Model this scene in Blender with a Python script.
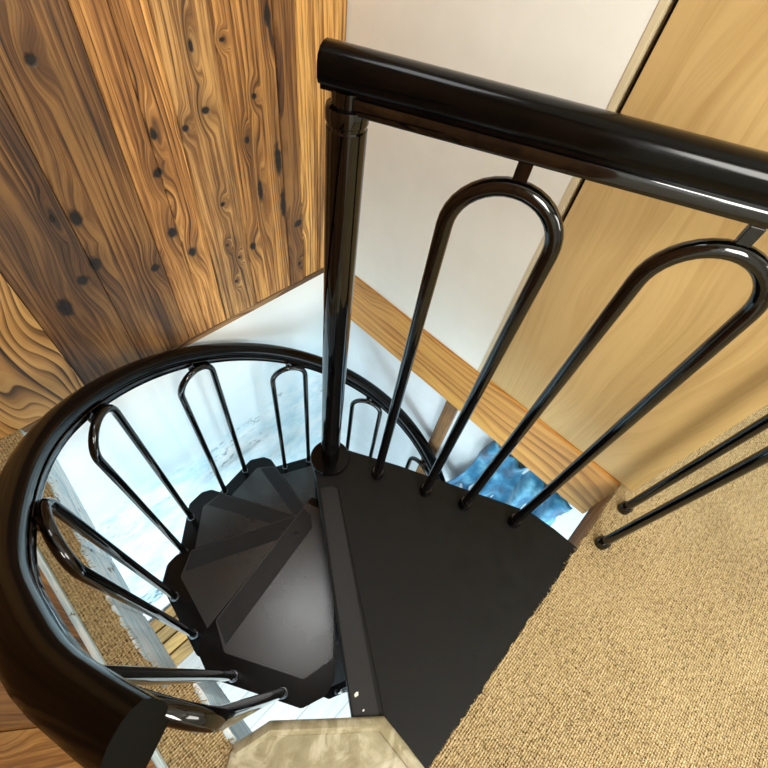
import bpy, bmesh, math, random
from mathutils import Vector, Matrix
random.seed(7)
SC = bpy.context.scene
for o in list(bpy.data.objects):
    bpy.data.objects.remove(o)
COL = SC.collection
rad = math.radians

# ------------------------------------------------------------------ camera
F_PX = 438.0
RM = [[0.6958421771779721, -0.5319311609519252, 0.48254834417761383],
      [-0.7077660352836845, -0.6219762128250561, 0.33498183529650516],
      [0.1219463150695174, -0.5746258179790895, -0.8092800909158882]]
cam_d = bpy.data.cameras.new('camera')
cam = bpy.data.objects.new('camera', cam_d)
COL.objects.link(cam)
cam_d.sensor_width = 36.0
cam_d.lens = F_PX / 768 * 36.0
cam_d.clip_start = 0.01
m4 = Matrix.Identity(4)
for r in range(3):
    m4[r][0] = RM[r][0]
    m4[r][1] = -RM[r][1]
    m4[r][2] = -RM[r][2]
m4[2][3] = 1.2
cam.matrix_world = m4
SC.camera = cam

# ------------------------------------------------------------------ world, lights, exposure
SC.view_settings.view_transform = 'Standard'
SC.view_settings.look = 'None'
SC.view_settings.gamma = 1.0
SC.view_settings.use_curve_mapping = False
SC.view_settings.exposure = 0.0
world = bpy.data.worlds.new('world')
SC.world = world
world.use_nodes = True
bg = world.node_tree.nodes['Background']
bg.inputs[0].default_value = (0.62, 0.78, 1.0, 1)
bg.inputs[1].default_value = 1.0


def area(name, loc, target, sx, sy, power, color):
    ld = bpy.data.lights.new(name, 'AREA')
    ld.shape = 'RECTANGLE'
    ld.size = sx
    ld.size_y = sy
    ld.energy = power
    ld.color = color
    o = bpy.data.objects.new(name, ld)
    COL.objects.link(o)
    o.location = loc
    d = Vector(target) - Vector(loc)
    o.rotation_euler = d.to_track_quat('-Z', 'Y').to_euler()
    return o


# daylight of the upper room and the room below, with added fill
area('upper_window_light', (-0.22, -1.13, 1.55), (1.0, -0.45, 0.9), 0.55, 0.75, 46, (1.0, 0.97, 0.90))
area('upper_back_fill_light', (1.6, -2.92, 1.5), (1.2, 0.0, 1.2), 1.6, 1.1, 66, (1.0, 0.97, 0.91))  # added fill for the upper room; the wall behind it has no window
area('skylight_light', (0.28, 0.47, 2.33), (0.28, 0.47, 0.0), 0.45, 0.5, 7, (0.95, 0.98, 1.0))
area('lower_front_window_light', (0.2, -1.92, -1.35), (0.2, 1.0, -1.2), 3.2, 1.8, 80, (0.74, 0.91, 1.0))
area('lower_left_fill_light', (-2.12, -0.4, -1.3), (0.6, 0.3, -1.2), 1.8, 1.6, 66, (0.66, 0.89, 1.0))  # added fill for column highlights and the right lower wall; no window here


# ------------------------------------------------------------------ node helpers
def newmat(name):
    m = bpy.data.materials.new(name)
    m.use_nodes = True
    nt = m.node_tree
    return m, nt, nt.nodes['Principled BSDF']


class N:
    def __init__(s, nt):
        s.nt = nt

    def node(s, t, **kw):
        n = s.nt.nodes.new(t)
        for k, v in kw.items():
            setattr(n, k, v)
        return n

    def link(s, a, b):
        s.nt.links.new(a, b)

    def put(s, sock, v):
        if isinstance(v, bpy.types.NodeSocket):
            s.link(v, sock)
        elif isinstance(v, (tuple, list)) and sock.type == 'RGBA' and len(v) == 3:
            sock.default_value = (*v, 1)
        else:
            sock.default_value = v

    def math(s, op, a, b=None, c=None, clamp=False):
        n = s.node('ShaderNodeMath', operation=op, use_clamp=clamp)
        s.put(n.inputs[0], a)
        if b is not None:
            s.put(n.inputs[1], b)
        if c is not None:
            s.put(n.inputs[2], c)
        return n.outputs[0]

    def xyz(s, x=0.0, y=0.0, z=0.0):
        n = s.node('ShaderNodeCombineXYZ')
        for i, v in enumerate((x, y, z)):
            s.put(n.inputs[i], v)
        return n.outputs[0]

    def sep(s, v):
        n = s.node('ShaderNodeSeparateXYZ')
        s.link(v, n.inputs[0])
        return n.outputs

    def noise(s, v, scale=1.0, detail=2.0, rough=0.5, dist=0.0):
        n = s.node('ShaderNodeTexNoise')
        s.link(v, n.inputs['Vector'])
        n.inputs['Scale'].default_value = scale
        n.inputs['Detail'].default_value = detail
        n.inputs['Roughness'].default_value = rough
        n.inputs['Distortion'].default_value = dist
        return n.outputs['Fac']

    def ramp(s, fac, stops, interp='LINEAR'):
        n = s.node('ShaderNodeValToRGB')
        n.color_ramp.interpolation = interp
        e = n.color_ramp.elements
        while len(e) > 1:
            e.remove(e[-1])
        e[0].position = stops[0][0]
        e[0].color = (*stops[0][1], 1)
        for p, c in stops[1:]:
            q = e.new(p)
            q.color = (*c, 1)
        s.put(n.inputs[0], fac)
        return n.outputs[0]

    def mix(s, fac, a, b, mode='MIX'):
        n = s.node('ShaderNodeMix', data_type='RGBA', blend_type=mode)
        s.put(n.inputs[0], fac)
        s.put(n.inputs[6], a)
        s.put(n.inputs[7], b)
        return n.outputs[2]

    def rng(s, v, a, b, c=0.0, d=1.0, smooth=True):
        n = s.node('ShaderNodeMapRange')
        n.interpolation_type = 'SMOOTHSTEP' if smooth else 'LINEAR'
        s.put(n.inputs[0], v)
        for i, q in enumerate((a, b, c, d)):
            n.inputs[i + 1].default_value = q
        return n.outputs[0]

    def bump(s, h, strength, dist, bsdf):
        n = s.node('ShaderNodeBump')
        n.inputs['Strength'].default_value = strength
        n.inputs['Distance'].default_value = dist
        s.link(h, n.inputs['Height'])
        s.link(n.outputs[0], bsdf.inputs['Normal'])

    def coord(s):
        return s.node('ShaderNodeTexCoord').outputs['Object']


def plain(name, col, rough=0.5, metal=0.0, coat=0.0, vary=0.06, scale=14.0, bump=0.0, bscale=60.0, spec=None):
    m, nt, b = newmat(name)
    n = N(nt)
    v = n.coord()
    f = n.noise(v, scale, 4.0, 0.6)
    lo = tuple(c * (1 - vary) for c in col)
    hi = tuple(min(1, c * (1 + vary)) for c in col)
    n.link(n.ramp(f, [(0.3, lo), (0.7, hi)]), b.inputs['Base Color'])
    n.link(n.rng(f, 0.2, 0.8, max(0.02, rough * 0.85), min(1, rough * 1.15)), b.inputs['Roughness'])
    b.inputs['Metallic'].default_value = metal
    b.inputs['Coat Weight'].default_value = coat
    b.inputs['Coat Roughness'].default_value = 0.08
    if spec is not None:
        b.inputs['Specular IOR Level'].default_value = spec
    if bump:
        n.bump(n.noise(v, bscale, 3.0, 0.6), bump, 0.004, b)
    return m


def wood(name, light, mid, dark, along='z', rings=34.0, warp=0.5, knot=1.0, contrast=1.0,
         rough=0.5, bump=0.25, grey=(0.05, 0.03, 0.018), wscale=1.0, kden=(6.5, 2.1), sharp=2.2, streaks=0.9, fine=1.0, kcut=0.42, knots=None, bend=2.6):
    """Plank wood: growth rings bent round knots, fine fibre, weathered patches (object alpha), tint (object colour)."""
    m, nt, b = newmat(name)
    n = N(nt)
    v = n.coord()
    oi = n.node('ShaderNodeObjectInfo')
    rnd = n.math('MULTIPLY', oi.outputs['Random'], 23.0)
    x, y, z = n.sep(v)
    ax = {'x': (y, z, x), 'y': (x, z, y), 'z': (x, y, z)}[along]
    a = n.math('ADD', ax[0], n.math('MULTIPLY', ax[1], 0.9)) if along != 'z' else n.math('ADD', ax[0], ax[1])
    l = n.math('ADD', ax[2], rnd)
    a2 = n.math('ADD', a, n.math('MULTIPLY', oi.outputs['Random'], 7.7))
    warp_n = n.noise(n.xyz(n.math('MULTIPLY', a2, 3.2 * wscale), 0.0, n.math('MULTIPLY', l, 0.9 * wscale)), 1.0, 2.0, 0.5)
    knot_wob = n.noise(n.xyz(x, 0.0, z), 45.0, 3.0, 0.6)
    # knots
    vo = n.node('ShaderNodeTexVoronoi')
    vo.feature = 'F1'
    wob = n.math('MULTIPLY', n.noise(n.xyz(a2, 0.0, l), 14.0, 2.0), 0.22)
    n.link(n.xyz(n.math('ADD', n.math('MULTIPLY', a2, kden[0]), wob), 0.0, n.math('MULTIPLY', l, kden[1])), vo.inputs['Vector'])
    vo.inputs['Scale'].default_value = 1.0
    vcol = n.node('ShaderNodeSeparateColor')
    n.link(vo.outputs['Color'], vcol.inputs[0])
    present = n.math('GREATER_THAN', vcol.outputs[0], kcut)
    kd = vo.outputs['Distance']
    near = n.math('MULTIPLY', n.rng(kd, 0.42, 0.03), present)
    core = n.math('MULTIPLY', n.rng(kd, 0.105, 0.045), present)
    near = n.math('MULTIPLY', near, knot)
    core = n.math('MULTIPLY', core, min(1.0, knot))
    if knots:
        near, core = None, None
        for kx, kz, krx, krz in knots:
            dx = n.math('DIVIDE', n.math('SUBTRACT', x, kx), krx)
            dz = n.math('DIVIDE', n.math('SUBTRACT', z, kz), krz)
            d = n.math('SQRT', n.math('ADD', n.math('MULTIPLY', dx, dx), n.math('MULTIPLY', dz, dz)))
            c1 = n.rng(n.math('ADD', d, n.math('MULTIPLY', n.math('SUBTRACT', knot_wob, 0.5), 0.9)), 1.1, 0.5)
            n1 = n.rng(n.math('SQRT', n.math('ADD', n.math('MULTIPLY', dx, dx), n.math('MULTIPLY', n.math('MULTIPLY', dz, dz), 0.22))), 3.2, 0.3)
            near = n1 if near is None else n.math('MAXIMUM', near, n1)
            core = c1 if core is None else n.math('MAXIMUM', core, c1)
    aw = n.math('ADD', a2, n.math('MULTIPLY', warp_n, warp))
    aw = n.math('ADD', aw, n.math('MULTIPLY', near, bend / rings))
    jit = n.noise(n.xyz(n.math('MULTIPLY', aw, 9.0), 0.0, n.math('MULTIPLY', l, 0.8)), 1.0, 3.0, 0.6)
    ring = n.math('ADD', n.math('MULTIPLY', aw, rings), n.math('MULTIPLY', jit, rings * 0.05))
    fr = n.math('FRACT', ring)
    late = n.math('MULTIPLY', n.math('POWER', fr, sharp), n.rng(fr, 1.0, 0.9))
    fade = n.rng(n.noise(n.xyz(n.math('MULTIPLY', aw, 13.0), 0.0, n.math('MULTIPLY', l, 1.5)), 1.0, 3.0, 0.6), 0.34, 0.62, 0.25, 1.0)
    late = n.math('MULTIPLY', late, fade)
    fibre = n.noise(n.xyz(n.math('MULTIPLY', aw, 260.0), 0.0, n.math('MULTIPLY', l, 7.0)), 1.0, 3.0, 0.7)
    grain = n.noise(n.xyz(n.math('MULTIPLY', aw, 85.0), 0.0, n.math('MULTIPLY', l, 1.8)), 1.0, 5.0, 0.7)
    streak = n.noise(n.xyz(n.math('MULTIPLY', aw, 22.0), 0.0, n.math('MULTIPLY', l, 1.1)), 1.0, 4.0, 0.65)
    t = n.math('ADD', n.math('MULTIPLY', late, 0.60 * contrast), n.math('MULTIPLY', n.math('SUBTRACT', fibre, 0.5), 0.8 * fine))
    t = n.math('ADD', t, n.math('MULTIPLY', n.math('SUBTRACT', grain, 0.45), 1.3 * fine))
    t = n.math('ADD', t, n.math('MULTIPLY', n.math('SUBTRACT', streak, 0.42), streaks), clamp=True)
    col = n.ramp(t, [(0.05, light), (0.36, mid), (0.78, dark)])
    col = n.mix(1.0, col, oi.outputs['Color'], 'MULTIPLY')
    blotch = n.noise(n.xyz(n.math('MULTIPLY', a2, 5.0), 0.0, n.math('MULTIPLY', l, 2.2)), 1.0, 4.0, 0.62)
    wmask = n.math('MULTIPLY', n.rng(blotch, 0.36, 0.62), oi.outputs['Alpha'])
    col = n.mix(n.math('MULTIPLY', wmask, n.math('ADD', n.math('MULTIPLY', t, 0.45), 0.45)), col, grey)
    col = n.mix(n.math('MULTIPLY', near, 0.35), col, dark)
    col = n.mix(core, col, (0.008, 0.004, 0.002))
    n.link(col, b.inputs['Base Color'])
    b.inputs['Roughness'].default_value = rough
    h = n.math('SUBTRACT', n.math('MULTIPLY', fibre, 0.5), n.math('ADD', n.math('MULTIPLY', late, 0.6), core))
    n.bump(h, bump, 0.003, b)
    return m


# ------------------------------------------------------------------ materials
M = {}
M['old'] = wood('reclaimed_spruce', (0.70, 0.385, 0.115), (0.40, 0.180, 0.043), (0.040, 0.015, 0.006), rings=75, warp=0.10, contrast=0.85, rough=0.6, streaks=1.5, bump=0.45, wscale=0.9, kden=(9.0, 3.6), kcut=0.36, grey=(0.055, 0.036, 0.024))
BACK_KNOTS = [(0.557, 0.675, 0.0131, 0.0107), (0.498, 0.648, 0.0101, 0.0087), (0.419, 0.654, 0.0094, 0.0183), (0.402, 0.567, 0.0148, 0.0142), (0.393, 0.401, 0.0165, 0.018), (0.432, 0.322, 0.0149, 0.0185), (0.244, 0.824, 0.0131, 0.013), (0.186, 0.401, 0.0162, 0.023), (0.143, 0.369, 0.016, 0.0196), (0.076, 0.314, 0.0202, 0.0368), (0.194, 0.526, 0.0147, 0.0253), (0.318, 0.318, 0.0164, 0.0137), (0.698, 0.678, 0.0089, 0.0088), (0.661, 0.579, 0.0092, 0.0123), (0.757, 0.497, 0.0138, 0.0587), (0.63, 0.805, 0.0076, 0.0054), (0.633, 0.248, 0.0143, 0.0154), (0.82, 0.258, 0.0201, 0.0157), (0.577, 0.231, 0.0069, 0.0078), (0.544, 0.292, 0.0066, 0.0072), (0.554, 0.428, 0.0092, 0.0091), (0.55, 0.143, 0.0071, 0.0086), (0.149, 0.539, 0.006, 0.0129), (0.817, 0.086, 0.0086, 0.0093), (0.552, 0.806, 0.0071, 0.0155), (0.756, 0.837, 0.0112, 0.029), (0.684, 0.427, 0.0102, 0.0473), (0.763, 0.348, 0.0112, 0.0633)]
M['old_back'] = wood('reclaimed_spruce_back', (0.60, 0.335, 0.105), (0.285, 0.130, 0.034), (0.020, 0.009, 0.004), bend=1.7, rings=75, warp=0.07, contrast=0.95, rough=0.6, streaks=1.7, bump=0.6, wscale=0.9, grey=(0.042, 0.028, 0.019), fine=1.25, knots=BACK_KNOTS)
M['swirl'] = wood('swirl_spruce', (0.74, 0.43, 0.14), (0.50, 0.25, 0.07), (0.035, 0.014, 0.006), rings=34, warp=1.0, knot=0.9, contrast=1.7, rough=0.55, streaks=0.5, fine=0.5, sharp=1.7)
M['trim'] = wood('fascia_pine', (0.72, 0.37, 0.085), (0.50, 0.21, 0.04), (0.13, 0.045, 0.010), along='y', rings=34, warp=0.22, knot=0.9, contrast=1.0, rough=0.5, kden=(5, 1.8), streaks=0.8, fine=0.5)
M['rough'] = wood('rough_dark_timber', (0.42, 0.24, 0.10), (0.20, 0.10, 0.04), (0.05, 0.022, 0.010), along='x', rings=50, warp=0.3, rough=0.8, streaks=1.5)
M['post'] = wood('brown_post_wood', (0.36, 0.18, 0.06), (0.20, 0.09, 0.028), (0.05, 0.02, 0.008), rings=80, warp=0.2, rough=0.6, streaks=1.4)
M['bench'] = wood('bench_pine', (0.80, 0.45, 0.14), (0.62, 0.31, 0.085), (0.36, 0.15, 0.035), along='x', rings=40, warp=0.2, rough=0.5, fine=0.5)
M['pale'] = wood('pale_plank', (0.84, 0.78, 0.72), (0.72, 0.64, 0.57), (0.45, 0.36, 0.30), along='x', rings=30, warp=0.3, rough=0.5, knot=0.5, contrast=0.5, fine=0.6)
M['oak'] = wood('light_oak_veneer', (0.70, 0.49, 0.205), (0.575, 0.375, 0.14), (0.33, 0.195, 0.065), rings=30, warp=0.42, knot=0.35, contrast=0.28, rough=0.42, bump=0.06, wscale=0.9, kden=(5.0, 1.9), sharp=1.2, streaks=0.75, fine=0.42)
M['black'] = plain('gloss_black_paint', (0.0012, 0.0012, 0.0012), 0.06, vary=0.05, spec=0.6)
M['rail'] = plain('black_rail_moulding', (0.0012, 0.0012, 0.0012), 0.15, vary=0.05, spec=0.17)
M['steel'] = plain('tread_black_steel', (0.0018, 0.0018, 0.0018), 0.18, vary=0.3, spec=0.2)
M['panel'] = plain('tread_panel_satin', (0.0045, 0.0045, 0.0045), 0.27, vary=0.04, scale=3, spec=0.8)
M['strip'] = plain('anti_slip_strip', (0.0070, 0.0073, 0.0076), 0.42, vary=0.25, scale=60, bump=0.15, bscale=300, spec=0.35)
M['mat'] = plain('rubber_mat', (0.0045, 0.0046, 0.0040), 0.5, vary=0.3, scale=30, bump=0.15, bscale=300, spec=0.2)
M['bar'] = plain('polished_black_bar', (0.075, 0.08, 0.085), 0.12, metal=1.0, vary=0.05)
M['chrome'] = plain('bright_steel', (0.16, 0.17, 0.18), 0.25, metal=1.0)
M['white'] = plain('white_plaster', (0.87, 0.88, 0.82), 0.85, vary=0.02, bump=0.06, bscale=30)
M['lowwhite'] = plain('cool_white_plaster', (0.82, 0.84, 0.85), 0.85, vary=0.03, bump=0.06, bscale=30)
M['cream'] = plain('cream_edge_strip', (0.66, 0.57, 0.38), 0.5, vary=0.05)
M['ceiling'] = plain('ceiling_paint', (0.79, 0.80, 0.75), 0.9, vary=0.02)
M['gap'] = plain('dark_joint', (0.012, 0.010, 0.008), 0.9)
M['glass'] = plain('window_glass', (0.8, 0.88, 0.95), 0.1)


def carpet_mat():
    m, nt, b = newmat('loop_carpet')
    n = N(nt)
    v = n.coord()
    x, y, z = n.sep(v)
    big = n.noise(v, 4.0, 4.0, 0.6)
    fine = n.noise(v, 190.0, 2.0, 0.8)
    mid = n.noise(v, 75.0, 3.0, 0.7)
    wx = n.math('SINE', n.math('ADD', n.math('MULTIPLY', x, 900.0), n.math('MULTIPLY', mid, 6.0)))
    wy = n.math('SINE', n.math('ADD', n.math('MULTIPLY', y, 1150.0), n.math('MULTIPLY', mid, 6.0)))
    weave = n.math('MULTIPLY', n.math('ADD', wx, wy), 0.5)
    t = n.math('ADD', n.math('MULTIPLY', n.math('SUBTRACT', fine, 0.5), 1.9), n.math('MULTIPLY', weave, 0.22))
    t = n.math('ADD', t, n.math('MULTIPLY', n.math('SUBTRACT', big, 0.5), 0.4))
    t = n.math('ADD', n.math('ADD', t, 0.5), n.math('MULTIPLY', n.math('SUBTRACT', mid, 0.5), 0.9))
    n.link(n.ramp(t, [(0.02, (0.045, 0.028, 0.012)), (0.24, (0.27, 0.185, 0.085)), (0.50, (0.53, 0.395, 0.195)), (0.85, (0.76, 0.60, 0.34))]), b.inputs['Base Color'])
    b.inputs['Roughness'].default_value = 0.95
    b.inputs['Specular IOR Level'].default_value = 0.1
    n.bump(n.math('ADD', fine, n.math('MULTIPLY', weave, 0.6)), 0.9, 0.005, b)
    return m


M['carpet'] = carpet_mat()


def mural_mat():
    """Printed photograph of a snowy mountain panorama: pale sky, rocky ridge, snow field."""
    m, nt, b = newmat('mountain_print')
    n = N(nt)
    v = n.coord()
    x, y, z = n.sep(v)
    p = n.xyz(x, 0.0, z)
    ridge = n.math('ADD', n.math('MULTIPLY', n.noise(n.xyz(x, 0.0, 0.0), 2.2, 4.0, 0.6), 0.55), -0.98)
    above = n.rng(n.math('SUBTRACT', z, ridge), -0.02, 0.03)
    sky = n.ramp(n.rng(z, -1.0, 0.0, smooth=False), [(0.0, (0.66, 0.83, 0.90)), (0.55, (0.72, 0.86, 0.91)), (0.85, (0.83, 0.88, 0.88)), (1.0, (0.86, 0.86, 0.80))])
    cloud = n.noise(n.xyz(x, 0.0, n.math('MULTIPLY', z, 2.0)), 3.0, 4.0, 0.6)
    sky = n.mix(n.math('MULTIPLY', n.rng(cloud, 0.4, 0.7), 0.5), sky, (0.86, 0.91, 0.93))
    slope = n.noise(n.xyz(n.math('ADD', x, n.math('MULTIPLY', z, 0.8)), 0.0, n.math('SUBTRACT', z, n.math('MULTIPLY', x, 0.55))), 5.0, 6.0, 0.68)
    snow = n.ramp(slope, [(0.30, (0.42, 0.66, 0.75)), (0.48, (0.68, 0.83, 0.88)), (0.62, (0.85, 0.92, 0.94))])
    rk = n.noise(n.xyz(n.math('MULTIPLY', x, 1.0), 0.0, n.math('MULTIPLY', z, 2.1)), 13.0, 7.0, 0.75)
    band = n.math('MULTIPLY', n.rng(n.math('SUBTRACT', ridge, z), -0.03, 0.05), n.rng(n.math('SUBTRACT', ridge, z), 0.42, 0.15))
    patch = n.rng(n.noise(p, 3.1, 2.0, 0.5), 0.42, 0.55)
    rock = n.math('MULTIPLY', n.math('MULTIPLY', n.rng(rk, 0.53, 0.60), band), patch)
    low = n.math('MULTIPLY', n.rng(z, -1.65, -1.80), n.rng(rk, 0.45, 0.56))
    rock = n.math('MAXIMUM', rock, low)
    snow = n.mix(n.math('MULTIPLY', rock, 0.9), snow, (0.04, 0.12, 0.17))
    n.link(n.mix(above, snow, sky), b.inputs['Base Color'])
    b.inputs['Roughness'].default_value = 0.55
    return m


M['mural'] = mural_mat()


def sheet_mat():
    m, nt, b = newmat('cream_floor_plate')
    n = N(nt)
    v = n.coord()
    f = n.noise(v, 14.0, 5.0, 0.6, 1.2)
    n.link(n.ramp(f, [(0.25, (0.24, 0.21, 0.12)), (0.5, (0.40, 0.36, 0.23)), (0.62, (0.55, 0.51, 0.37)), (0.8, (0.36, 0.31, 0.19))]), b.inputs['Base Color'])
    n.link(n.rng(f, 0.2, 0.8, 0.15, 0.4), b.inputs['Roughness'])
    n.bump(n.noise(v, 16.0, 3.0, 0.55, 0.8), 0.3, 0.012, b)
    return m


M['sheet'] = sheet_mat()


def peel_mat():
    """White and sky-blue paint worn through to brown timber."""
    m, nt, b = newmat('worn_painted_timber')
    n = N(nt)
    v = n.coord()
    x, y, z = n.sep(v)
    st = n.noise(n.xyz(n.math('MULTIPLY', x, 60.0), n.math('MULTIPLY', y, 7.0), n.math('MULTIPLY', z, 60.0)), 1.0, 4.0, 0.65)
    pt = n.noise(v, 16.0, 5.0, 0.7)
    c = n.ramp(st, [(0.30, (0.20, 0.40, 0.52)), (0.45, (0.55, 0.75, 0.84)), (0.58, (0.85, 0.90, 0.92)), (0.75, (0.62, 0.78, 0.84))])  # blue tones put the cool light from below into the white paint
    c = n.mix(n.rng(pt, 0.60, 0.66), c, (0.16, 0.10, 0.06))
    n.link(c, b.inputs['Base Color'])
    b.inputs['Roughness'].default_value = 0.45
    n.bump(pt, 0.5, 0.006, b)
    return m


M['peel'] = peel_mat()


def cloth_mat():
    m, nt, b = newmat('blue_cloth')
    n = N(nt)
    v = n.coord()
    f = n.noise(v, 9.0, 4.0, 0.6)
    c = n.ramp(f, [(0.32, (0.004, 0.045, 0.11)), (0.50, (0.010, 0.19, 0.36)), (0.68, (0.20, 0.52, 0.68))])
    n.link(c, b.inputs['Base Color'])
    b.inputs['Roughness'].default_value = 0.75
    b.inputs['Sheen Weight'].default_value = 0.3
    n.bump(n.noise(v, 400.0, 2.0), 0.2, 0.002, b)
    return m


M['cloth'] = cloth_mat()


# ------------------------------------------------------------------ mesh helpers
def mesh_obj(name, me, mat, parent=None, loc=(0, 0, 0), rz=0.0):
    o = bpy.data.objects.new(name, me)
    COL.objects.link(o)
    if mat is not None and not me.materials:
        me.materials.append(mat)
    o.location = loc
    o.rotation_euler = (0, 0, rz)
    if parent is not None:
        o.parent = parent
    return o


def finish(bm, name, smooth=False, angle=35):
    bmesh.ops.recalc_face_normals(bm, faces=bm.faces)
    me = bpy.data.meshes.new(name)
    bm.to_mesh(me)
    bm.free()
    if smooth:
        for p in me.polygons:
            p.use_smooth = True
        me.set_sharp_from_angle(angle=rad(angle))
    return me


def bevel(bm, w, seg=2, ang=30):
    es = [e for e in bm.edges if len(e.link_faces) == 2 and e.calc_face_angle(0) > rad(ang)]
    if es and w > 0:
        bmesh.ops.bevel(bm, geom=es, offset=w, segments=seg, affect='EDGES', clamp_overlap=True)


def box_me(name, x0, x1, y0, y1, z0, z1, bev=0.0):
    bm = bmesh.new()
    bmesh.ops.create_cube(bm, size=1)
    for v in bm.verts:
        v.co = Vector(((x0 + x1) / 2 + v.co.x * (x1 - x0), (y0 + y1) / 2 + v.co.y * (y1 - y0), (z0 + z1) / 2 + v.co.z * (z1 - z0)))
    bevel(bm, bev)
    return finish(bm, name, bev > 0)


def prism_me(name, poly, z0, z1, bev=0.0, seg=2):
    bm = bmesh.new()
    a = [bm.verts.new((x, y, z0)) for x, y in poly]
    b = [bm.verts.new((x, y, z1)) for x, y in poly]
    bm.faces.new(a)
    bm.faces.new(b)
    k = len(poly)
    for i in range(k):
        j = (i + 1) % k
        bm.faces.new((a[i], a[j], b[j], b[i]))
    bmesh.ops.recalc_face_normals(bm, faces=bm.faces)
    bevel(bm, bev, seg)
    return finish(bm, name, bev > 0)


def lathe_me(name, prof, seg=28, c=(0, 0)):
    bm = bmesh.new()
    rings = []
    for r, z in prof:
        rings.append([bm.verts.new((c[0] + r * math.cos(2 * math.pi * i / seg), c[1] + r * math.sin(2 * math.pi * i / seg), z)) for i in range(seg)])
    for q in range(len(rings) - 1):
        for i in range(seg):
            j = (i + 1) % seg
            bm.faces.new((rings[q][i], rings[q][j], rings[q + 1][j], rings[q + 1][i]))
    bm.faces.new(rings[0][::-1])
    bm.faces.new(rings[-1])
    return finish(bm, name, True)


def tube_me(name, pts, r, seg=12):
    bm = bmesh.new()
    pts = [Vector(p) for p in pts]
    rings = []
    nrm = None
    for i, p in enumerate(pts):
        t = (pts[min(i + 1, len(pts) - 1)] - pts[max(i - 1, 0)]).normalized()
        if nrm is None:
            nrm = t.orthogonal().normalized()
        nrm = (nrm - t * nrm.dot(t)).normalized()
        bn = t.cross(nrm)
        rings.append([bm.verts.new(p + r * (math.cos(2 * math.pi * k / seg) * nrm + math.sin(2 * math.pi * k / seg) * bn)) for k in range(seg)])
    for q in range(len(rings) - 1):
        for i in range(seg):
            j = (i + 1) % seg
            bm.faces.new((rings[q][i], rings[q][j], rings[q + 1][j], rings[q + 1][i]))
    bm.faces.new(rings[0][::-1])
    bm.faces.new(rings[-1])
    return finish(bm, name, True)


def sweep_me(name, pts, prof, angle=40):
    """Sweep a closed (side, up) profile along pts; profile stays upright; mitred at bends."""
    bm = bmesh.new()
    pts = [Vector(p) for p in pts]
    rings = []
    for i, p in enumerate(pts):
        d0 = (p - pts[i - 1]).normalized() if i > 0 else None
        d1 = (pts[i + 1] - p).normalized() if i < len(pts) - 1 else None
        t = (d0 + d1).normalized() if d0 and d1 else (d0 or d1)
        side = t.cross(Vector((0, 0, 1))).normalized()
        k = 1.0
        if d0 and d1:
            s0 = d0.cross(Vector((0, 0, 1))).normalized()
            k = 1.0 / max(0.3, side.dot(s0))
        up = side.cross(t).normalized()
        rings.append([bm.verts.new(p + side * a * k + up * u) for a, u in prof])
    n = len(prof)
    for q in range(len(rings) - 1):
        for i in range(n):
            j = (i + 1) % n
            bm.faces.new((rings[q][i], rings[q][j], rings[q + 1][j], rings[q + 1][i]))
    bm.faces.new(rings[0][::-1])
    bm.faces.new(rings[-1])
    return finish(bm, name, True, angle)


def tag(o, label, cat, group=None):
    o['label'] = label
    o['category'] = cat
    if group:
        o['group'] = group
    return o


def struct(o, label=None, cat=None):
    o['kind'] = 'structure'
    if label:
        o['label'] = label
    if cat:
        o['category'] = cat
    return o


def empty(name, loc):
    e = bpy.data.objects.new(name, None)
    e.empty_display_size = 0.1
    COL.objects.link(e)
    e.location = loc
    return e


# ------------------------------------------------------------------ key places
P = (0.3997, 0.4131)          # spiral column axis
WX, WY = 1.013, 1.07          # planes of the right wall and of the plank wall
LX = -0.296                   # left wall
OY = -0.262                   # carpet edge of the opening
LOW = -2.62                   # floor of the room below
TOP = 2.35
TH = 0.255                    # floor build-up

# ------------------------------------------------------------------ upper room shell
back = struct(mesh_obj('wall_back', box_me('wall_back', LX - 0.15, WX + 0.1, WY + 0.012, WY + 0.12, -0.02, TOP), M['gap']),
              'wall of weathered vertical timber planks above the mural', 'wall')
seams = [-0.296, 0.008, 0.178, 0.341, 0.408, 0.483, 0.612, 0.772, 0.838, 1.012]
tints = [(0.82, 0.80, 0.75, 0.3), (0.42, 0.38, 0.36, 0.9), (0.52, 0.47, 0.43, 0.75), (0.98, 0.88, 0.76, 0.2), (1.3, 1.22, 1.1, 0.05),
         (1.1, 1.1, 1.12, 0.6), (1.12, 1.02, 0.88, 0.2), (0.6, 0.5, 0.42, 0.5), (1.4, 1.4, 1.3, 0.0)]
for i in range(len(seams) - 1):
    pr = random.uniform(-0.002, 0.002)
    o = mesh_obj('plank', box_me('plank', seams[i] + 0.0009, seams[i + 1] - 0.0009, WY - 0.006 + pr, WY + 0.012, 0.0 + random.uniform(-0.002, 0.002), TOP - 0.01, 0.0018),
                 M['swirl'] if i == 0 else M['old_back'], back)
    o.color = tints[i]
lath = struct(mesh_obj('trim_1', box_me('trim_1', LX, WX, WY - 0.004, WY + 0.03, -0.030, -0.004, 0.002), M['rough']),
              'thin dark lath along the foot of the plank wall', 'trim')

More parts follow.
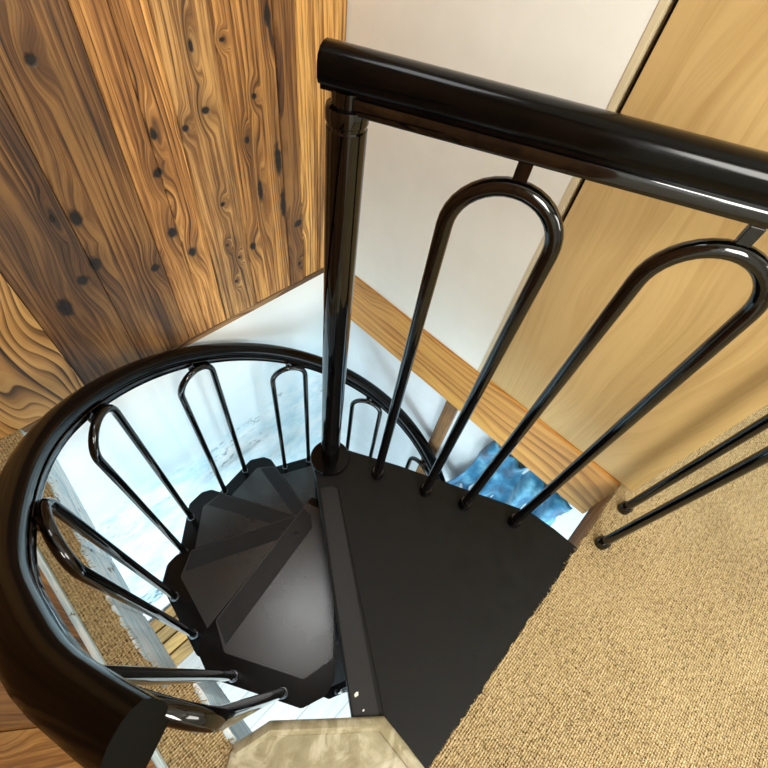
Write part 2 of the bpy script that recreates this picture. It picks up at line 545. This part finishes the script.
left = struct(mesh_obj('wall_left', box_me('wall_left', LX - 0.12, LX - 0.02, -0.62, WY + 0.1, -0.25, TOP), M['gap']),
              'wall of brown timber planks close behind the curved handrail', 'wall')
y = -0.62
k = 0
while y < WY - 0.02:
    w = [0.17, 0.20, 0.15, 0.18][k % 4]
    y1 = min(y + w, WY - 0.01)
    me = box_me('plank', LX - 0.02, LX, y + 0.001, y1 - 0.001, 0.0, TOP - 0.01, 0.0018)
    o = mesh_obj('plank', me, M['old'], left)
    o.color = [(0.75, 0.66, 0.55, 0.3), (0.9, 0.82, 0.7, 0.15), (0.6, 0.52, 0.45, 0.45)][k % 3]
    y = y1
    k += 1
# window bay of the left wall and the wall behind the photographer
struct(mesh_obj('wall_left_bay', box_me('wall_left_bay', LX - 0.12, LX, -3.0, -1.65, -0.25, TOP), M['white']), 'white wall beyond the window bay', 'wall')
struct(mesh_obj('wall_left_sill', box_me('wall_left_sill', LX - 0.12, LX, -1.65, -0.62, -0.25, 1.05), M['white']), 'white wall under the window', 'wall')
struct(mesh_obj('wall_left_head', box_me('wall_left_head', LX - 0.12, LX, -1.65, -0.62, 2.05, TOP), M['white']), 'white wall over the window', 'wall')
wp = struct(mesh_obj('window_1', box_me('window_1', LX - 0.07, LX - 0.06, -1.65, -0.62, 1.05, 2.05), M['glass']), 'window in the left wall', 'window')
mesh_obj('window_frame', box_me('window_frame', LX - 0.08, LX - 0.05, -1.16, -1.11, 1.05, 2.05), M['white'], wp)
struct(mesh_obj('wall_front', box_me('wall_front', LX - 0.12, 3.3, -3.12, -3.0, -0.25, TOP), M['white']), 'white wall behind the photographer', 'wall')
struct(mesh_obj('wall_far', box_me('wall_far', 3.2, 3.3, -3.0, WY + 0.1, -0.25, TOP), M['white']), 'white wall at the far side of the upper room', 'wall')
struct(mesh_obj('ceiling', box_me('ceiling', LX - 0.15, 3.3, -3.12, WY + 0.12, TOP, TOP + 0.1), M['ceiling']), 'white ceiling of the upper room', 'ceiling')

sk = struct(mesh_obj('window_2', box_me('window_2', 0.0, 0.56, 0.17, 0.77, TOP - 0.008, TOP - 0.002), M['glass']), 'skylight in the ceiling above the stairwell', 'window')
for a4 in ((-0.03, 0.59, 0.14, 0.17), (-0.03, 0.59, 0.77, 0.80), (-0.03, 0.0, 0.17, 0.77), (0.56, 0.59, 0.17, 0.77)):
    mesh_obj('window_frame', box_me('window_frame', *a4, TOP - 0.03, TOP, 0.002), M['white'], sk)
wr = struct(mesh_obj('wall_right', box_me('wall_right', WX, WX + 0.05, 0.318, WY + 0.012, 0.0, TOP), M['white']),
            'smooth white plastered wall behind the black railing', 'wall')
mesh_obj('edge_strip', box_me('edge_strip', WX - 0.002, WX + 0.05, 0.302, 0.318, 0.0, TOP, 0.002), M['cream'], wr)
mesh_obj('shadow_gap', box_me('shadow_gap', WX + 0.03, WX + 0.05, 0.286, 0.302, 0.0, TOP), M['gap'], wr)

oak = tag(empty('oak_panel', (WX + 0.02, 0.0, 0.0)), 'tall light oak panel standing beside the white wall', 'panel')
ys = [0.289, 0.10, -0.106, -0.298]
cols = [(0.84, 0.83, 0.84, 0.0), (0.90, 0.90, 0.91, 0.0), (0.88, 0.88, 0.89, 0.0)]
for i in range(3):
    me = box_me('board', -0.018, 0.012, ys[i + 1], ys[i], 0.001, 2.3, 0.0002)
    o = mesh_obj('board', me, M['oak'], oak)
    o.color = cols[i]

# ------------------------------------------------------------------ floor with carpet, opening, fascias
edge = []
x = -0.19
while x < WX + 0.02:
    edge.append((x, OY + random.uniform(-0.0035, 0.0035)))
    x += 0.012
edge[-1] = (WX + 0.03, OY)
leftedge = []
pts = [(0.02, -0.176), (0.235, -0.180), (0.245, -0.224), (0.40, -0.226), (0.56, -0.224), (0.68, -0.214), (0.86, -0.203), (1.066, -0.190)]
for (ya, xa), (yb, xb) in zip(pts[:-1], pts[1:]):
    kk = max(1, int((yb - ya) / 0.012))
    for j in range(kk):
        t = j / kk
        leftedge.append((xa + (xb - xa) * t + random.uniform(-0.004, 0.004), ya + (yb - ya) * t))
leftedge.append((-0.190, 1.066))
# carpet: front field and the strip along the left wall, one floor
bm = bmesh.new()


def add_prism(bm, poly, z0, z1):
    a = [bm.verts.new((px, py, z0)) for px, py in poly]
    b = [bm.verts.new((px, py, z1)) for px, py in poly]
    bm.faces.new(a)
    bm.faces.new(b)
    for i in range(len(poly)):
        j = (i + 1) % len(poly)
        bm.faces.new((a[i], a[j], b[j], b[i]))


add_prism(bm, [(LX, -3.0), (3.2, -3.0), (3.2, OY)] + edge[::-1] + [(-0.19, OY), (LX, OY)], -0.012, 0.0)
add_prism(bm, [(LX, OY), (-0.176, OY), (-0.176, 0.02)] + leftedge[1:] + [(LX, 1.066)], -0.012, 0.0)
add_prism(bm, [(WX + 0.06, OY), (3.2, OY), (3.2, WY), (WX + 0.06, WY)], -0.012, 0.0)
floor = struct(mesh_obj('floor', finish(bm, 'floor'), M['carpet']), 'beige loop-pile carpet floor cut ragged at the stairwell', 'floor')
# loose yarn at the cut edge
bm = bmesh.new()


def fibre(bm, p, d, ln, r=0.0006):
    p = Vector(p)
    d = Vector(d).normalized()
    up = Vector((0, 0, 1))
    s = d.cross(up).normalized()
    prev = None
    for q in range(4):
        t = q / 3
        c = p + d * ln * t + up * (0.002 * math.sin(t * 3) - 0.003 * t) + s * random.uniform(-0.001, 0.001)
        ring = [bm.verts.new(c + s * r), bm.verts.new(c + up * r), bm.verts.new(c - s * r)]
        if prev:
            for i in range(3):
                j = (i + 1) % 3
                bm.faces.new((prev[i], prev[j], ring[j], ring[i]))
        prev = ring


for i in range(420):
    xx = random.uniform(0.08, 0.99)
    fibre(bm, (xx, OY - 0.004, -0.001), (random.uniform(-0.7, 0.7), 1, 0), random.uniform(0.004, 0.014))
for i in range(260):
    q = random.choice(leftedge)
    fibre(bm, (q[0] - 0.003, q[1], -0.001), (1, random.uniform(-0.7, 0.7), 0), random.uniform(0.004, 0.016))
fr = mesh_obj('carpet_fringe', finish(bm, 'carpet_fringe'), M['carpet'], floor)
fr['kind'] = 'stuff'
# slab under the carpet
bm = bmesh.new()
add_prism(bm, [(LX, -2.0), (3.5, -2.0), (3.5, OY - 0.02), (LX, OY - 0.02)], -TH, -0.012)
add_prism(bm, [(-2.2, -2.0), (LX - 0.0, -2.0), (LX - 0.0, WY), (-2.2, WY)], -TH, -0.26 + TH * 0.9)
add_prism(bm, [(LX, OY - 0.02), (-0.235, OY - 0.02), (-0.235, WY), (LX, WY)], -TH, -0.012)
add_prism(bm, [(WX + 0.03, OY - 0.02), (3.5, OY - 0.02), (3.5, WY), (WX + 0.03, WY)], -TH, -0.012)
struct(mesh_obj('ceiling_lower', finish(bm, 'ceiling_lower'), M['lowwhite']), 'white ceiling of the room below', 'ceiling')

t = struct(mesh_obj('trim_2', box_me('trim_2', WX - 0.008, WX + 0.03, OY - 0.008, WY + 0.01, -TH, -0.001, 0.003), M['trim']),
           'golden pine fascia board along the stairwell under the white wall', 'trim')
t.color = (1, 1, 1, 0.1)
t = struct(mesh_obj('trim_3', box_me('trim_3', 0.1, WX - 0.008, OY - 0.022, OY - 0.004, -0.20, -0.013, 0.003), M['rough']),
           'rough dark timber edge under the cut carpet', 'trim')
t.color = (1, 1, 1, 0.5)
# worn painted fascia pieces on the left side of the opening
segs = [((1.066, -0.187), (0.86, -0.199)), ((0.855, -0.199), (0.66, -0.212)), ((0.655, -0.212), (0.475, -0.221)), ((0.470, -0.221), (0.262, -0.224)), ((0.225, -0.172), (0.03, -0.168))]
tp = struct(empty('trim_4', (-0.2, 0.6, -0.1)), 'worn white painted boards with blue light painted in, edging the left of the stairwell', 'trim')
for (ya, xa), (yb, xb) in segs:
    bm = bmesh.new()
    vs = []
    nn = 8
    rows = []
    for q in range(nn + 1):
        s = q / nn
        yy = ya + (yb - ya) * s
        xx = xa + (xb - xa) * s
        j0 = random.uniform(-0.006, 0.006)
        dx = 0.006
        rows.append([bm.verts.new((xx - 0.015 + 0.2, yy - 0.6, -0.002 + 0.1)), bm.verts.new((xx + j0 * 0.4 + 0.2, yy - 0.6, -0.003 + 0.1)),
                     bm.verts.new((xx + dx + 0.2, yy - 0.6, -0.215 + 0.1)), bm.verts.new((xx - 0.015 + 0.2, yy - 0.6, -0.215 + 0.1))])
    for q in range(nn):
        for i in range(4):
            j = (i + 1) % 4
            bm.faces.new((rows[q][i], rows[q][j], rows[q + 1][j], rows[q + 1][i]))
    bm.faces.new(rows[0])
    bm.faces.new(rows[-1][::-1])
    mesh_obj('board', finish(bm, 'board'), M['peel'], tp)
# baseboard on the left wall
bb = struct(mesh_obj('baseboard_left', box_me('baseboard_left', LX, LX + 0.012, -0.60, 1.06, 0.0, 0.022, 0.003), M['peel']),
            'narrow pale baseboard at the foot of the left plank wall', 'baseboard')

# cream plate in the chamfered corner of the opening
pl = [(-0.185, 0.055), (-0.103, 0.036), (0.074, -0.134), (0.072, -0.262), (0.05, -0.34), (-0.22, -0.34), (-0.22, 0.03)]
sh = tag(mesh_obj('corner_plate', prism_me('corner_plate', [(a, b) for a, b in pl], 0.001, 0.006, 0.002), M['sheet']),
         'glossy cream plate with chamfered corners at the stairwell edge', 'plate')
rim_pts = [(-0.180, 0.047, 0.007), (-0.107, 0.026, 0.008), (-0.02, -0.058, 0.010), (0.062, -0.137, 0.008), (0.062, -0.20, 0.008), (0.060, -0.26, 0.007)]
mesh_obj('rim', sweep_me('rim', rim_pts, [(-0.014, -0.004), (0.014, -0.004), (0.011, 0.006), (0.002, 0.011), (-0.010, 0.005)]), M['sheet'], sh)

# ------------------------------------------------------------------ room below
struct(mesh_obj('wall_lower_back', box_me('wall_lower_back', -2.2, 3.5, WY + 0.012, WY + 0.12, LOW, -0.02), M['lowwhite']), 'lower wall carrying the mountain mural', 'wall')
tag(mesh_obj('wall_mural', box_me('wall_mural', -1.6, 1.02, WY + 0.004, WY + 0.012, -1.95, -0.03), M['mural']),
    'large pale mural of snowy mountains on the wall below', 'mural')
struct(mesh_obj('wall_lower_right', box_me('wall_lower_right', WX + 0.062, WX + 0.10, -0.6, WY + 0.012, LOW, -TH), M['lowwhite']), 'white lower wall under the pine fascia', 'wall')
struct(mesh_obj('wall_lower_far', box_me('wall_lower_far', 3.5, 3.6, -2.0, WY + 0.1, LOW, -TH), M['lowwhite']), 'white far wall of the room below', 'wall')
struct(mesh_obj('wall_lower_left', box_me('wall_lower_left', -2.3, -2.2, -2.0, WY + 0.1, LOW, 0.0), M['lowwhite']), 'white left wall of the room below', 'wall')
struct(mesh_obj('wall_lower_front', box_me('wall_lower_front', -2.2, 3.5, -2.1, -2.0, LOW, -0.1), M['lowwhite']), 'white front wall of the room below', 'wall')
fl = struct(mesh_obj('floor_lower', box_me('floor_lower', -2.2, 3.5, -2.0, WY + 0.1, LOW - 0.1, LOW - 0.012), M['gap']), 'pale plank floor of the room below', 'floor')
yy = -0.9
i = 0
while yy < WY - 0.05:
    o = mesh_obj('plank', box_me('plank', -1.6, 1.6, yy + 0.001, yy + 0.179, LOW - 0.012, LOW, 0.002), M['pale'], fl)
    c = random.uniform(0.93, 1.05)
    o.color = (c, c, c, 0.0)
    yy += 0.18
tag(mesh_obj('wooden_post', box_me('wooden_post', WX + 0.030, WX + 0.062, 0.335, 0.392, LOW, -TH, 0.004), M['post']),
    'brown wooden post below the pine fascia', 'post')
# slatted bench under the mural
be = tag(empty('slatted_bench', (-0.6, 0.9, LOW)), 'golden slatted wooden bench under the mural', 'bench')
for i in range(4):
    mesh_obj('slat', box_me('slat', -0.75, 0.44, -0.16 + i * 0.083, -0.16 + i * 0.083 + 0.072, 0.42, 0.45, 0.004), M['bench'], be)
mesh_obj('gap_darkening_board', box_me('gap_darkening_board', -0.70, 0.40, -0.15, 0.15, 0.36, 0.40), M['rough'], be)  # dark board added under the slats to keep the gaps dark
for sx in (-0.7, 0.34):
    for sy in (-0.14, 0.10):
        mesh_obj('leg', box_me('leg', sx, sx + 0.05, sy, sy + 0.05, 0.0, 0.42, 0.003), M['bench'], be)

# blue cloth hanging on the white lower wall
bm = bmesh.new()
NU, NV = 44, 26
grid = []
for j in range(NV + 1):
    tv = j / NV
    row = []
    z = -0.275 - 0.62 * tv
    yl = 0.125 + 0.075 * min(1, tv * 1.15) + 0.01 * math.sin(tv * 9)
    yr = -0.235 - 0.03 * tv
    for i in range(NU + 1):
        u = i / NU
        yv = yl + (yr - yl) * u
        amp = 0.026 + 0.030 * tv
        xv = WX + 0.034 - 0.6 * amp * (math.sin(u * 21 + 2.2 * tv + 1.1 * math.sin(tv * 5)) + 0.6 * math.sin(u * 39 - tv * 6)) - 0.012 * math.sin(tv * 11 + u * 8)
        zz = z - 0.05 * abs(math.sin(u * 6.3)) * (1 - tv)
        row.append(bm.verts.new((xv, yv, zz)))
    grid.append(row)
for j in range(NV):
    for i in range(NU):
        bm.faces.new((grid[j][i], grid[j][i + 1], grid[j + 1][i + 1], grid[j + 1][i]))
me = finish(bm, 'hanging_cloth', True, 80)
cl = tag(mesh_obj('hanging_cloth', me, M['cloth']), 'crumpled blue cloth hanging below the pine fascia', 'cloth')
so = cl.modifiers.new('thick', 'SOLIDIFY')
so.thickness = 0.004

# ------------------------------------------------------------------ spiral staircase
RISE = 0.24
STEP = 36.0
A1 = 209.5
RB = 0.575
BZ = LOW                      # staircase origin height
st = tag(empty('spiral_staircase', (P[0], P[1], BZ)), 'black metal spiral staircase winding down through the floor opening', 'staircase')


def zt(a):
    """height of the stair pitch line at plan angle a (degrees, unwrapped)"""
    return -RISE - (A1 - a) / STEP * RISE


def pol(r, a):
    return (r * math.cos(rad(a)), r * math.sin(rad(a)))


# central column: tube with sleeves, foot flange on the landing, neck under the rail
col_me = lathe_me('column', [(0.11, 0.0), (0.11, 0.012), (0.047, 0.02), (0.047, -0.03 - BZ), (0.050, -0.028 - BZ), (0.050, -0.002 - BZ), (0.026, -0.001 - BZ), (0.026, 0.90 - BZ)], 32)
colo = mesh_obj('column', col_me, M['black'], st)
mesh_obj('base_flange', lathe_me('base_flange', [(0.057, 0.0 - BZ), (0.058, 0.004 - BZ), (0.056, 0.009 - BZ), (0.028, 0.011 - BZ)], 36), M['rail'], colo)
mesh_obj('neck', lathe_me('neck', [(0.0262, 0.900 - BZ), (0.0262, 0.938 - BZ), (0.0245, 0.940 - BZ), (0.0245, 0.944 - BZ), (0.0270, 0.946 - BZ), (0.0275, 0.958 - BZ), (0.0262, 0.963 - BZ), (0.0205, 0.965 - BZ), (0.0205, 0.981 - BZ)], 28), M['black'], colo)

# one tread, local: axis at origin, middle of the tread on +x, upper face of the tray at z = 0
inner = [pol(0.075, 40), pol(0.075, -40)]
tray_poly = [pol(0.545, -21.0), pol(0.578, -18.5), pol(0.605, -12.5), pol(0.605, 12.5), pol(0.578, 18.5), pol(0.545, 21.0), pol(0.06, 50), pol(0.048, 0), pol(0.06, -50)]
pan_poly = [pol(0.495, -20.6), pol(0.541, -12.2), pol(0.541, 12.2), pol(0.495, 20.6), pol(0.085, 38), pol(0.075, 0), pol(0.085, -38)]
tray_me = prism_me('tread', tray_poly, -0.045, -0.012, 0.003)
pan_me = prism_me('tread_panel', pan_poly, -0.012, 0.0, 0.0028)


def inset_strip(a_out, r_out, a_in, r_in, w):
    """band along the descending (clockwise) edge of a tread"""
    p0 = Vector(pol(r_out, a_out))
    p1 = Vector(pol(r_in, a_in))
    d = (p1 - p0).normalized()
    nrm = Vector((-d.y, d.x))
    mid = Vector((0.3, 0))
    if (mid - p0).dot(nrm) < 0:
        nrm = -nrm
    p0 = p0 + nrm * 0.002
    p1 = p1 + nrm * 0.002
    return [tuple(p0), tuple(p0 + nrm * w + d * -0.030), tuple(p1 + nrm * w - d * 0.035), tuple(p1 + nrm * w * 0.55 - d * 0.005), tuple(p1)]


st_poly = inset_strip(-20.4, 0.494, -33, 0.105, 0.062)
strip_me = prism_me('nosing_strip', st_poly, 0.0, 0.0014, 0.0005, 1)
bolt_me = lathe_me('screw_cap', [(0.009, 0.0), (0.009, 0.0022), (0.005, 0.003)], 14)
bolt_xy = (Vector(st_poly[3]) * 0.80 + Vector(st_poly[0]) * 0.20) + Vector((0.0, 0.008))
ang_mid = [A1 - STEP * k for k in range(10)]
for k, a in enumerate(ang_mid):
    zk = -RISE * (k + 1)
    t = mesh_obj('tread', tray_me, M['steel'], st, (0, 0, zk - BZ), rad(a))
    mesh_obj('tread_panel', pan_me, M['panel'], t)
    mesh_obj('nosing_strip', strip_me, M['strip'], t)
    mesh_obj('screw_cap', bolt_me, M['strip'], t, (bolt_xy.x, bolt_xy.y, 0.0012))

# hoop balusters
HR = 0.0112


def hoop_pts(w, zb, ztop, seg=14):
    """hoop in the local x-z plane, legs at x = +-w/2"""
    r = w / 2
    pts = [(-r, 0, zb)]
    pts += [(-r, 0, zb + (ztop - r - zb) * q / 4) for q in range(1, 4)]
    pts += [(-r * math.cos(math.pi * q / seg), 0, ztop - r + r * math.sin(math.pi * q / seg)) for q in range(seg + 1)]
    pts += [(r, 0, zb + (ztop - r - zb) * q / 4) for q in (3, 2, 1)]
    pts += [(r, 0, zb)]
    return pts


LEGW = 0.140
rr = math.sqrt(RB ** 2 - (LEGW / 2) ** 2)
hoop_me = tube_me('baluster', hoop_pts(LEGW, -0.012, 0.915), HR)
ringc_me = lathe_me('collar', [(0.0155, 0.0), (0.0155, 0.003), (0.0125, 0.006)], 18)
tab_me = box_me('tab', -0.009, 0.009, -0.004, 0.004, 0.0, 0.024, 0.001)
for k, a in enumerate(ang_mid):
    zk = -RISE * (k + 1)
    px, py = pol(rr, a)
    h = mesh_obj('baluster', hoop_me, M['black'], st, (px, py, zk - BZ), rad(a + 90))
    h.rotation_euler.x = rad([1.8, -0.6][k]) if k < 2 else 0.0
    for s in (-1, 1):
        mesh_obj('collar', ringc_me, M['chrome'], h, (s * LEGW / 2, 0, -0.012))
    mesh_obj('tab', tab_me, M['black'], h, (0, -0.006, 0.922))

# handrail: moulded cap over a flat bar, along the helix
cap = [(-0.0205, -0.014), (-0.0235, -0.008), (-0.0235, 0.006), (-0.0212, 0.0135), (-0.0145, 0.0195), (-0.005, 0.022), (0.005, 0.022), (0.0145, 0.0195), (0.0212, 0.0135),
       (0.0235, 0.006), (0.0235, -0.008), (0.0205, -0.014), (0.0140, -0.016), (0.0140, -0.022), (-0.0140, -0.022), (-0.0140, -0.016)]
bar = [(-0.0175, -0.040), (0.0175, -0.040), (0.0185, -0.038), (0.0185, -0.0235), (0.0175, -0.0222), (-0.0175, -0.0222), (-0.0185, -0.0235), (-0.0185, -0.038)]


def rail_r(a):
    ks = [(-200, 0.603), (140, 0.603), (170, 0.589), (190, 0.597), (205, 0.607), (220, 0.618)]
    for (a0, r0), (a1, r1) in zip(ks[:-1], ks[1:]):
        if a <= a1:
            q = (a - a0) / (a1 - a0)
            q = q * q * (3 - 2 * q)
            return r0 + (r1 - r0) * q
    return ks[-1][1]


path = []
a = 213.5
while a > -112:
    px, py = pol(rail_r(a), a)
    path.append((px, py, zt(a) + 0.975 - BZ))
    a -= 3.0
hr = mesh_obj('handrail', sweep_me('handrail', path, [(q[0] * 1.12, q[1]) for q in cap]), M['rail'], st)
mesh_obj('rail_bar', sweep_me('rail_bar', path[1:], [(q[0] * 1.18, q[1]) for q in bar]), M['bar'], hr)

# landing
LZ = -BZ


def loc2(pts):
    return [(x - P[0], y - P[1]) for x, y in pts]


land_poly = [(0.330, 0.392), (0.306, 0.358), (0.028, -0.080), (0.000, -0.125), (0.02, -0.30), (0.735, -0.30), (0.731, -0.188), (0.721, -0.110), (0.539, 0.256), (0.452, 0.412), (0.405, 0.470), (0.362, 0.455)]
ld = mesh_obj('landing', prism_me('landing', loc2(land_poly), -0.05 + LZ, -0.004 + LZ, 0.002), M['mat'], st)
mat_poly = [(0.359, 0.332), (0.405, 0.327), (0.470, 0.112), (0.642, -0.168), (0.648, -0.29), (0.05, -0.29), (0.050, -0.175)]
mat_poly = [(0.357, 0.331), (0.404, 0.327), (0.474, 0.120), (0.640, -0.165), (0.646, -0.29), (0.06, -0.29), (0.055, -0.168)]
mesh_obj('rubber_mat', prism_me('rubber_mat', loc2(mat_poly), -0.004 + LZ, -0.0005 + LZ, 0.0015), M['mat'], ld)
ns_poly = [(0.318, 0.362), (0.345, 0.345), (0.352, 0.328), (0.046, -0.160), (0.010, -0.118), (0.030, -0.081)]
mesh_obj('nosing_strip', prism_me('nosing_strip', loc2(ns_poly), -0.004 + LZ, -0.0018 + LZ, 0.0006), M['strip'], ld)

# ------------------------------------------------------------------ guard railing of the landing
gd = Vector((0.4540, -0.8910))
cx, cy = 0.378, -0.715         # corner, relative to the column
GZ = 1.0 - BZ
gp = [(-gd.x * 0.030, -gd.y * 0.030, GZ), (0, 0, GZ), (cx * 0.5, cy * 0.5, GZ), (cx, cy, GZ), (0.58, cy, GZ)]
g1 = mesh_obj('guard_rail', sweep_me('guard_rail', gp, cap), M['rail'], st)
mesh_obj('rail_bar', sweep_me('rail_bar', [(gd.x * 0.012, gd.y * 0.012, GZ)] + gp[2:], bar), M['black'], g1)
hoop2_me = tube_me('baluster', hoop_pts(0.148, -0.004, 0.922, 18), 0.0120, 14)
foot_me = lathe_me('collar', [(0.0180, 0.0), (0.0180, 0.026), (0.0155, 0.030)], 20)
tab2_me = box_me('tab', -0.009, 0.009, -0.004, 0.004, 0.0, 0.026, 0.001)
ga = math.atan2(gd.y, gd.x)
for (hx, hy, ang) in ((gd.x * 0.2225, gd.y * 0.2225, ga), (gd.x * 0.489, gd.y * 0.489, ga), (0.466, -0.716, 0.0)):
    h = mesh_obj('baluster', hoop2_me, M['black'], st, (hx, hy, -BZ), ang)
    for s in (-1, 1):
        mesh_obj('collar', foot_me, M['black'], h, (s * 0.074, 0, -0.003))
    mesh_obj('tab', tab2_me, M['black'], h, (0, 0, 0.930))

# flakes of white paint lying on the landing
for (fx, fy, fs, lab) in ((0.061, -0.060, 0.006, 'largest white paint flake lying on the dark landing'), (0.052, -0.092, 0.0028, 'tiny white paint flake nearer the cream plate')):
    poly = [(fx + fs * q[0], fy + fs * q[1]) for q in ((-1, -0.4), (0.2, -0.7), (1, 0.1), (0.3, 0.6), (-0.8, 0.5))]
    tag(mesh_obj('paint_flake', prism_me('paint_flake', poly, -0.0018, -0.0006, 0.0), M['white']), lab, 'flake', 'paint flakes on the landing')
